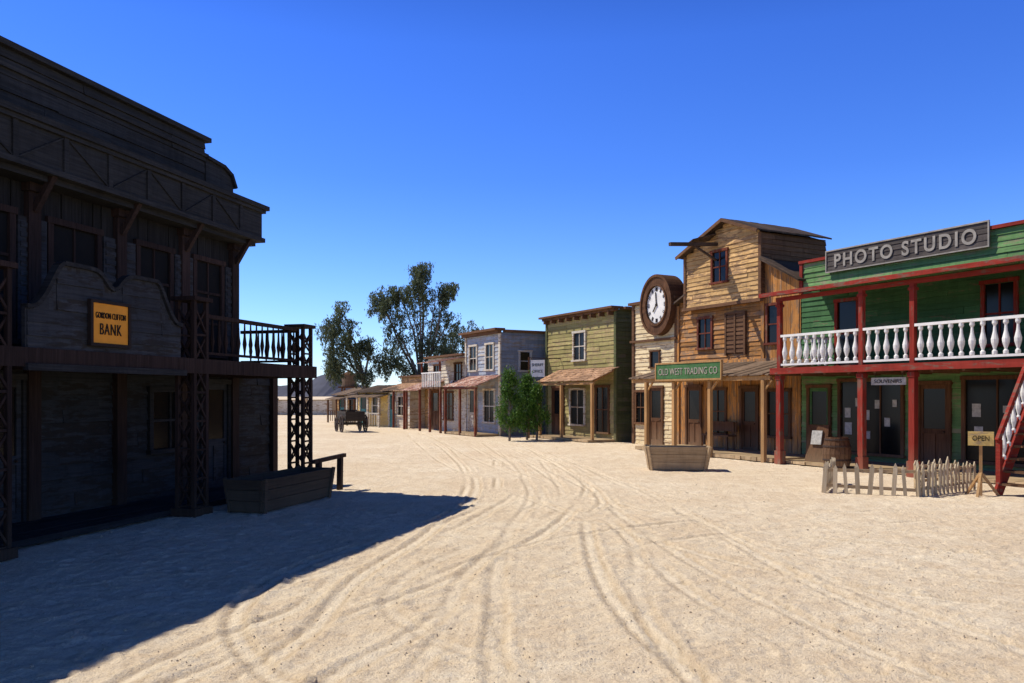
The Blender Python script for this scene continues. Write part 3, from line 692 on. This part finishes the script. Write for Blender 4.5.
tx=b.p('cornice','brownx'); tx.box(C0-.12,C1+.1,1.8,2.15,5.1,5.2); tx.box(C0-.08,C1+.07,1.85,2.0,3.72,3.8)
cc=(-7.28,4.97); SX=.82
d=b.p('clock_housing','brown'); d.ring(cc,.70,1.02,1.72,2.35,48,SX)
b.p('clock_housing_back','brown').ring(cc,.0,.75,1.90,2.3,48,SX)
ri=b.p('clock_rim','brown'); ri.ring(cc,.67,.75,1.68,1.78,48,SX); ri.ring(cc,.98,1.07,1.68,2.4,48,SX)
fc=b.p('clock_face','white'); fc.ring(cc,0.0,.70,1.76,1.84,48,SX)
nm=b.p('numerals','sign_dark')
for k in range(12):
    a=k*math.pi/6; u=Vector((math.cos(a)*SX,0,math.sin(a))); v=Vector((-math.sin(a)*SX,0,math.cos(a))); c0=Vector((cc[0],1.75,cc[1]))
    for o in ((-.05,0,.05) if k%3==0 else (-.03,.03)): nm.beam(c0+u*.48+v*o,c0+u*.62+v*o,.018,.015,(0,1,0))
nm.ring(cc,.645,.66,1.745,1.76,48,SX)
nm.beam((cc[0],1.735,cc[1]),(cc[0]-.04,1.735,cc[1]+.45),.035,.015,(0,1,0)); nm.beam((cc[0],1.73,cc[1]),(cc[0]-.18,1.73,cc[1]-.24),.045,.015,(0,1,0)); nm.ring(cc,0,.05,1.72,1.76,12)
b.done()

# ---- olive building
b=Obj('olive_clapboard_building',RO,RA)
G0,G1=-15.2,-10
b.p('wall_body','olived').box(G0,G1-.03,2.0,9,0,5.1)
lw=[(-14.6,-13.8,.1,2.1),(-13.2,-12.2,.6,2.0),(-11.3,-10.5,.35,2.1),(-12.95,-12.15,3.25,4.35)]
siding(b.p('front_clapboards','olive'),2.0,0,5.05,lambda z:(G0,G1),.17,lw)
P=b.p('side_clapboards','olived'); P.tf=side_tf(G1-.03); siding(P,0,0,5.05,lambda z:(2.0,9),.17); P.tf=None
door(b,-14.6,-13.8,2.1,2.0,'brown','brown'); window(b,-13.2,-12.2,.6,2.0,2.0,'offw'); window(b,-11.3,-10.5,.35,2.1,2.0,'brown',2,2); window(b,-12.95,-12.15,3.25,4.35,2.0,'offw')
t=b.p('trim','olived'); t.box(G0-.02,G0+.1,1.93,2.0,0,5.0)
t.box(G1-.1,G1+.04,1.93,2.0,0,5.0)
c=b.p('cornice','brownx'); c.box(G0-.15,G1+.15,1.65,2.2,5.12,5.2); c.box(G0-.1,G1+.08,1.8,2.0,5.03,5.12); c.box(G1-.1,G1+.3,2.2,9,5.1,5.18)
for x in np.arange(G0+.2,G1,.6): c.box(x-.04,x+.04,1.72,1.97,4.88,5.03)
shingle_roof(b.p('awning','tile'),-14.1,-9.95,.85,2.32,2.0,2.85,6,.2)
aw=b.p('awning_frame','post'); aw.box(-14.05,-10,.9,.98,2.2,2.3)
for x in (-14.0,-12.3,-10.1): aw.box(x-.05,x+.05,.89,.99,0,2.2)
for x in (-14.0,-12.6,-11.3,-10.1): aw.beam((x,.92,2.27),(x,1.95,2.75),.05,.06)
planks_deck(b.p('boardwalk','palex'),-14.5,-10,.7,1.95,.02,.1,'y')
b.done()
s=Obj('hanging_shop_sign',R2W(-13.6,.6,0),-.35); 
s.p('board','white').box(-.30,.30,-.02,.02,2.55,3.25); s.text('SHERIFF',0,-.021,3.05,.5,.12,'sign_dark','lettering',0); s.text('OFFICE',0,-.021,2.78,.44,.12,'sign_dark','lettering',0); k=s.p('bracket','iron'); k.beam((-.4,0,3.35),(.7,1.5,3.35),.03); k.box(-.28,-.26,-.01,.01,3.25,3.35); k.box(.26,.28,-.01,.01,3.25,3.35); s.p('bracket_post','brown').box(-.42,-.36,-.03,.03,0,3.38); s.done()

# ---- blue building
b=Obj('blue_clapboard_building',RO,RA)
B0,B1=-19.4,-15.85; y0=.05
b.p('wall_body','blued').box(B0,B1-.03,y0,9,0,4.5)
lw=[(-19,-18.2,.1,2.1),(-17.4,-16.4,.6,2.0),(-18.9,-18.2,2.95,4.05),(-17.2,-16.5,2.95,4.05)]
siding(b.p('front_clapboards','blue'),y0,0,4.55,lambda z:(B0,B1),.17,lw)
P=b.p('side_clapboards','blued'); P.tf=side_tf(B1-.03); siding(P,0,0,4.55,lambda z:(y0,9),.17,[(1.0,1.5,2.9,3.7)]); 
P.tf=None
window(b,1.0,1.5,2.9,3.7,0,'blue',1,2,tf=side_tf(B1-.03))
door(b,-19,-18.2,2.1,y0,'offw','offw'); window(b,-17.4,-16.4,.6,2.0,y0,'offw',2,2); window(b,-18.9,-18.2,2.95,4.05,y0,'offw'); window(b,-17.2,-16.5,2.95,4.05,y0,'offw')
t=b.p('trim','offw'); t.box(B0-.02,B0+.12,y0-.07,y0,0,4.5)
t.box(B1-.12,B1+.03,y0-.07,y0,0,4.5)
c=b.p('cornice','brownx'); c.box(B0-.15,B1+.12,y0-.35,y0+.15,4.62,4.72); c.box(B0-.1,B1+.06,y0-.2,y0,4.5,4.62); c.box(B1-.1,B1+.1,y0+.15,9,4.55,4.66)
shingle_roof(b.p('awning','pink'),-19.3,-15.9,-1.2,2.15,y0,2.65,6,.2)
aw=b.p('awning_frame','redbrown'); aw.box(-19.3,-15.9,-1.15,-1.07,2.06,2.14)
for x in (-19.2,-17.6,-16.0): aw.box(x-.05,x+.05,-1.16,-1.06,0,2.06)
planks_deck(b.p('boardwalk','palex'),-19.3,-15.9,-1.1,0,.02,.1,'y'); b.done()
b=Obj('balcony_shop_building',RO,RA)
D0,D1=-24.2,-19.6; y0=.1
b.p('wall_body','offw').box(D0,D1-.03,y0,8,0,3.6)
siding(b.p('front_clapboards','offw'),y0,0,3.7,lambda z:(D0,D1),.17,[(-23.6,-22.8,.1,2.0),(-22,-21,.6,1.9),(-20.7,-20,2.5,3.3),(-23.3,-22.6,2.5,3.3)])
P=b.p('side_clapboards','offw'); P.tf=side_tf(D1-.03); siding(P,0,0,3.7,lambda z:(y0,8),.17); P.tf=None
door(b,-23.6,-22.8,2.0,y0,'brown','brown'); window(b,-22,-21,.6,1.9,y0,'brown'); window(b,-20.7,-20,2.5,3.3,y0,'brown'); window(b,-23.3,-22.6,2.5,3.3,y0,'brown')
c=b.p('cornice','brownx'); c.box(D0-.1,D1+.1,y0-.25,y0+.2,3.7,3.8)
planks_deck(b.p('balcony_floor','brownx'),-22,D1,-1.2,y0,2.1,2.18,'y')
w=b.p('balustrade','white'); w.box(-22,D1,-1.2,-1.14,2.85,2.9)
for x in np.arange(-21.9,D1,.22): w.box(x-.025,x+.025,-1.19,-1.15,2.18,2.85)
slope_roof(b.p('balcony_roof','pink'),-22.1,D1+.1,-1.35,3.35,y0,3.6,.03,.18)
shingle_roof(b.p('awning','pink'),-24.6,-22.2,-1.3,2.0,y0,2.5,6,.2)
aw=b.p('posts','redbrown')
for x in (-24.5,-22.3,-21,-19.7): aw.box(x-.05,x+.05,-1.2,-1.1,0,2.1)
for x in (-22,-19.75): aw.box(x-.04,x+.04,-1.2,-1.12,2.9,3.38)
b.done()
b=Obj('brown_roof_shop',RO,RA)
E0,E1=-29,-24.7; y0=.4
b.p('wall_body','brown').box(E0,E1-.03,y0,6,0,2.7)
siding(b.p('front_clapboards','tan'),y0,0,2.8,lambda z:(E0,E1),.17,[(-28.4,-27.6,.1,1.95),(-26.6,-25.6,.6,1.9)])
P=b.p('side_clapboards','tan'); P.tf=side_tf(E1-.03); siding(P,0,0,2.8,lambda z:(y0,6),.17); P.tf=None
door(b,-28.4,-27.6,1.95,y0,'brown','brown'); window(b,-26.6,-25.6,.6,1.9,y0,'brown')
b.p('cornice','brownx').box(E0-.1,E1+.1,y0-.2,y0+.2,2.8,2.9)
shingle_roof(b.p('awning','tile'),E0,E1,-1.0,2.0,y0,2.45,5,.2)
aw=b.p('posts','redbrown')
for x in (E0+.1,-26.8,E1-.1): aw.box(x-.05,x+.05,-.95,-.85,0,2.0)
b.done()

def cabin(name,loc,rz,W,D,H,mat,roof,gable=.6,porch=True,trim='offw'):
    b=Obj(name,loc,rz); b.p('wall_body',mat).box(.03,W-.03,.03,D,0,H)
    holes=[(W*.12,W*.12+.7,.1,min(1.9,H-.2)),(W*.5,W*.5+.7,.7,min(1.7,H-.25))]
    siding(b.p('front_boards',mat),.03,0,H,lambda z:(0,W),.18,holes)
    P=b.p('side_boards',mat); P.tf=side_tf(W-.03); siding(P,0,0,H,lambda z:(.03,D),.18); P.tf=None
    door(b,*holes[0][:2],holes[0][3],.03,trim,'teal'); window(b,*holes[1],.03,trim)
    r=b.p('roof',roof)
    slope_roof(r,-.2,W+.2,-.3,H-.02,D/2,H+gable,.04,.2); 
    r.tf=lambda x,y,z:(W-x,D-y,z); slope_roof(r,-.2,W+.2,-.3,H-.02,D/2,H+gable,.04,.2); r.tf=None
    g=b.p('gable_ends',mat)
    for x in (0.02,W-.06): g.tf=None; g.add([(x,0,H-.01),(x,D,H-.01),(x,D/2,H+gable-.03),(x+.04,0,H-.01),(x+.04,D,H-.01),(x+.04,D/2,H+gable-.03)],[(0,2,1),(3,4,5),(0,1,4,3),(1,2,5,4),(2,0,3,5)])
    if porch:
        slope_roof(b.p('porch_roof','roofw'),-.1,W+.1,-.8,H-.3,-.0,H-.1,.03,.2)
        q=b.p('porch_posts',trim)
        for x in np.linspace(.05,W-.05,4): q.box(x-.05,x+.05,-.75,-.66,0,H-.3)
        q.box(0,W,-.72,-.68,.75,.8)
        for x in np.arange(.1,W,.25): q.box(x-.02,x+.02,-.715,-.685,.1,.75)
    b.done()
cabin('yellow_cabin',(-9.2,47.5,0),-.85,3.6,3,1.95,'yellow','roofd',.4)
cabin('white_cabin',(-7.0,45.0,0),-.95,2.6,2.6,2.05,'offw','roofw',.35,False)
cabin('tan_cabin',(-11.6,53,0),-.8,3.2,3,1.8,'tan','roofw',.45,True,'brown')
cabin('cream_cabin',(-5.6,49,0),-.8,3,3,2.3,'cream','roofd',.5,False,'brown')
t=Obj('water_tower',(-11.6,57,0)); P=t.p('legs','brown')
for sx in (-1,1):
    for sy in (-1,1): P.beam((sx*.6,sy*.6,0),(sx*.4,sy*.4,2.3),.1)
for sy in (-1,1): P.beam((-.55,sy*.55,.4),(.45,sy*.45,2.1),.06); P.beam((.55,sy*.55,.4),(-.45,sy*.45,2.1),.06)
P.box(-.65,.65,-.65,.65,2.3,2.4); t.p('tank','roofw').lathe(0,0,2.4,[(.55,0),(.52,.85)],20); t.p('tank_roof','brown').lathe(0,0,3.25,[(.6,0),(.02,.28)],20); t.done()
P=Obj('adobe_wall',(-24,72,0),.03); P.p('wall','offw').box(0,16,0,.4,0,1.3); c=P.p('coping','palex'); c.box(-.05,16.05,-.05,.45,1.3,1.38)
for x in np.arange(0,16.1,2.66): c.box(x-.2,x+.2,-.1,.5,0,1.5)
P.done()
M['wagonwood']=wood('dark_wagon_wood',(.035,.028,.022),(.07,.055,.042),axis='x',dust=.15)
w=Obj('wooden_wagon',(-7.9,39.2,0),2.0); P=w.p('box','wagonwood')
P.box(-.9,.9,-.42,.42,.55,.6)
for sy in (-1,1):
    for k in range(3): P.box(-.95,.95,sy*.45-.02,sy*.45+.02,.6+k*.14,.73+k*.14)
for sx in (-1,1): P.box(sx*.92-.02,sx*.92+.02,-.425,.425,.6,1.0)
P.box(.4,.65,-.4,.4,1.02,1.07); P.beam((.9,0,.45),(2.3,0,.2),.07)
P.box(-.6,-.5,-.55,.55,.36,.44); P.box(.5,.6,-.55,.55,.36,.44)
for (wx,r) in ((-.55,.42),(.55,.36)):
    for sy in (-1,1):
        q=w.p('wheels','iron'); ya,yb2=sy*.58-.03,sy*.58+.03
        q.ring((wx,r),r-.06,r,ya,yb2,24); q.ring((wx,r),0,.07,ya-.03,yb2+.03,10)
        for k in range(10): a=k*math.pi/5; q.beam((wx,sy*.58,r),(wx+(r-.04)*math.cos(a),sy*.58,r+(r-.04)*math.sin(a)),.03)
w.done()

# ---------------------------------------------------------------- TREES
def leaves(name,C,mat,parent,droop=.5,size=(.1,.045)):
    n=len(C); 
    d=np.random.normal(size=(n,3)); d[:,2]-=droop*1.6; d/=np.linalg.norm(d,axis=1)[:,None]
    r=np.random.normal(size=(n,3)); s=np.cross(d,r); s/=np.linalg.norm(s,axis=1)[:,None]
    L=(size[0]*np.random.uniform(.6,1.4,n))[:,None]; W=(size[1]*np.random.uniform(.6,1.4,n))[:,None]
    V=np.stack([C-d*L,C+s*W,C+d*L,C-s*W],1).reshape(-1,3)
    me=bpy.data.meshes.new(name); me.vertices.add(4*n); me.vertices.foreach_set('co',V.ravel())
    me.loops.add(4*n); me.loops.foreach_set('vertex_index',np.arange(4*n,dtype=np.int32)); me.polygons.add(n); me.polygons.foreach_set('loop_start',np.arange(0,4*n,4,dtype=np.int32))
    me.update(calc_edges=True); me.materials.append(M[mat]); o=bpy.data.objects.new(name,me); COL.objects.link(o); o.parent=parent
def eucalyptus(loc,lobes,seed,fork=(0,0,2.0),dens=1.0):
    random.seed(seed); np.random.seed(seed)
    t=Obj('eucalyptus_tree',loc); P=t.p('trunk_and_limbs','bark',True); C=[]
    F=Vector(fork); P.tube([(0,0,-.1),(F.x*.3,F.y*.3,F.z*.5),F],[.26,.2,.16])
    for (x,y,z,rx,ry,rz_) in lobes:
        c=Vector((x,y,z)); base=F.lerp(Vector((F.x,F.y,F.z+.6)),R(0,1))
        mid=base.lerp(c,.5)+Vector((R(-.3,.3),R(-.3,.3),R(.1,.5)))
        P.tube([base,mid,c,c+Vector((R(-.2,.2),R(-.2,.2),rz_*.6))],[.10,.06,.03,.010],6)
        for _ in range(int(14*dens*max(.5,rx*ry*rz_)**.6)):
            v=Vector(np.random.normal(size=3)); v.normalize(); v*=random.random()**.3*1.25
            q=c+Vector((v.x*rx,v.y*ry,v.z*rz_))
            P.tube([mid.lerp(c,R(.4,1)),q],[.018,.006],4)
            for _k in range(int(R(2,5))):
                hx,hy=q.x+R(-.28,.28),q.y+R(-.24,.24); Lh=R(.4,1.3); n=int(Lh*50); f=np.random.rand(n)
                sg=.05+.10*np.sin(np.clip(f+.15,0,1)*np.pi)
                C.append(np.stack([hx+np.random.normal(size=n)*sg,hy+np.random.normal(size=n)*sg,q.z+.18-f*Lh],1))
    C=np.concatenate(C); C=C[C[:,2]>.15]
    leaves('foliage',C,'leaf_e',t.done(),1.0,(.11,.030))
eucalyptus((-5.6,51,0),[(-.3,0,8.7,.8,.9,.9),(-1.5,.2,8.2,.7,.8,.7),(.7,.1,7.8,.8,.9,.9),(-2.4,-.2,6.9,.8,.8,.9),(-.7,0,6.9,1.0,1,1.0),(1.3,.3,6.1,.9,.9,.9),(-1.8,0,5.1,.9,.8,.9),(.3,.2,5.1,1.0,1,1.0),(1.9,0,4.5,.9,.8,.9),(-.9,.2,3.6,.9,.8,.8),(.9,0,3.3,1.0,.9,.8),(2.5,0,3.4,.7,.9,.8),(-2.8,0,8.1,.5,.5,.5),(-.1,0,9.8,.45,.5,.3),(1.4,0,8.7,.4,.4,.4),(-2.5,0,4.2,.5,.5,.6)],3,(-.2,0,2.2),1.1)
eucalyptus((-8.9,51,0),[(-2.1,0,6.7,.5,.7,.8),(-1.5,0,5.6,.7,.7,.8),(-2.6,.2,5.2,.5,.6,.9),(-1.0,.1,4.5,.5,.6,.7),(-2.0,0,4.1,.6,.6,.8),(-2.8,0,6.2,.4,.5,.5),(-2.5,.1,3.7,.4,.5,.5),(-.3,.2,5.0,.25,.4,.4),(-.6,0,3.3,.5,.5,.5)],5,(-.5,0,2.4),1.1)
eucalyptus((-3.7,58,0),[(-.6,0,5.6,.7,.7,.8),(.5,0,6.2,.8,.8,.8),(-1.3,0,4.6,.8,.8,.8),(.1,0,4.4,1.0,.9,.9),(1.3,0,5.7,.5,.5,.5),(1.6,0,4.6,.8,.8,.7)],9,(0,0,2.0),1.2)
def cypress(loc,h,r,seed,z0=.45):
    random.seed(seed); np.random.seed(seed)
    t=Obj('cypress_tree',loc); P=t.p('trunk','bark'); P.tube([(0,0,-.03),(0.04,0,h*.5),(0,0,h*.9)],[.055,.04,.01],6); C=[]
    for _ in range(60):
        f=random.random(); z=z0+(h-z0)*f; rr=r*min(1,f*3+.45)*max(.05,(1-max(0,f-.2)/.85))**.8*R(.35,1.25); a=R(0,6.28)
        q=(rr*math.cos(a),rr*math.sin(a),z); P.tube([(0,0,max(.3,z-.3)),q],[.014,.005],4); n=75; sg=R(.05,.11); C.append(np.random.normal(size=(n,3))*np.array([sg,sg,sg*1.7])+np.array(q))
    C=np.concatenate(C); C[:,2]=np.maximum(C[:,2],.1)
    leaves('foliage',C,'leaf_c',t.done(),-.7,(.06,.018))
cypress((-.1,31.4,0),2.85,.5,21,.55); cypress((.6,32.1,0),2.45,.55,22,.5); cypress((.98,31.7,0),2.1,.4,23,.6)

# ---------------------------------------------------------------- LIGHT / SKY / CAMERA
sv=Vector((-.952,.306,0)).normalized(); el=math.radians(51.6)
az=math.atan2(sv.x,sv.y)
W=bpy.data.worlds.new('World'); scene.world=W; W.use_nodes=True; nt=W.node_tree
sky=nt.nodes.new('ShaderNodeTexSky'); sky.sky_type='NISHITA'; sky.sun_disc=False; sky.sun_elevation=el; sky.sun_rotation=az%(2*math.pi)
sky.air_density=1.0; sky.dust_density=0.0; sky.ozone_density=3.0; sky.altitude=300
hs=nt.nodes.new('ShaderNodeHueSaturation'); hs.inputs['Saturation'].default_value=1.14
tint=mixc(nt,1.0,hs.outputs[0],(.80,1.14,2.0),'MULTIPLY')
# dimming added overhead to cut fill light in shadows; paled near the horizon
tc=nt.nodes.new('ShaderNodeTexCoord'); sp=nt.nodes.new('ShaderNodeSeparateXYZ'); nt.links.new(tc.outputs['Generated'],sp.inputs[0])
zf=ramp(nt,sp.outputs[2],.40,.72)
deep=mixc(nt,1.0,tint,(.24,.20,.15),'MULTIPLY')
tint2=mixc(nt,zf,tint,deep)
zg=ramp(nt,sp.outputs[2],.12,.45)
tint3=mixc(nt,zg,tint2,mixc(nt,1.0,tint2,(.75,.84,1.02),'MULTIPLY'))
zh=ramp(nt,sp.outputs[2],.26,.0)
tint4=mixc(nt,zh,tint3,mixc(nt,1.0,tint3,(1.55,1.30,1.05),'MULTIPLY'))
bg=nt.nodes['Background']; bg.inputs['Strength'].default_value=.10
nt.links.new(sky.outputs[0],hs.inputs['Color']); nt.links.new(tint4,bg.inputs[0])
sd=bpy.data.lights.new('sun','SUN'); sd.energy=5.0; sd.angle=math.radians(.5); sd.color=(1,.95,.85)
so=bpy.data.objects.new('sun',sd); COL.objects.link(so)
to=Vector((sv.x*math.cos(el),sv.y*math.cos(el),math.sin(el))); so.rotation_euler=to.to_track_quat('Z','Y').to_euler(); so.location=(-30,10,40)
cd=bpy.data.cameras.new('camera'); cd.sensor_width=36; cd.lens=28.125; cd.shift_y=53.5/1024; cd.clip_end=8000; cd.clip_start=.05
co=bpy.data.objects.new('camera',cd); COL.objects.link(co); co.location=(0,0,1.8); co.rotation_euler=(math.radians(90),0,0)
scene.camera=co
scene.view_settings.view_transform='Standard'; scene.view_settings.look='None'; scene.view_settings.exposure=0
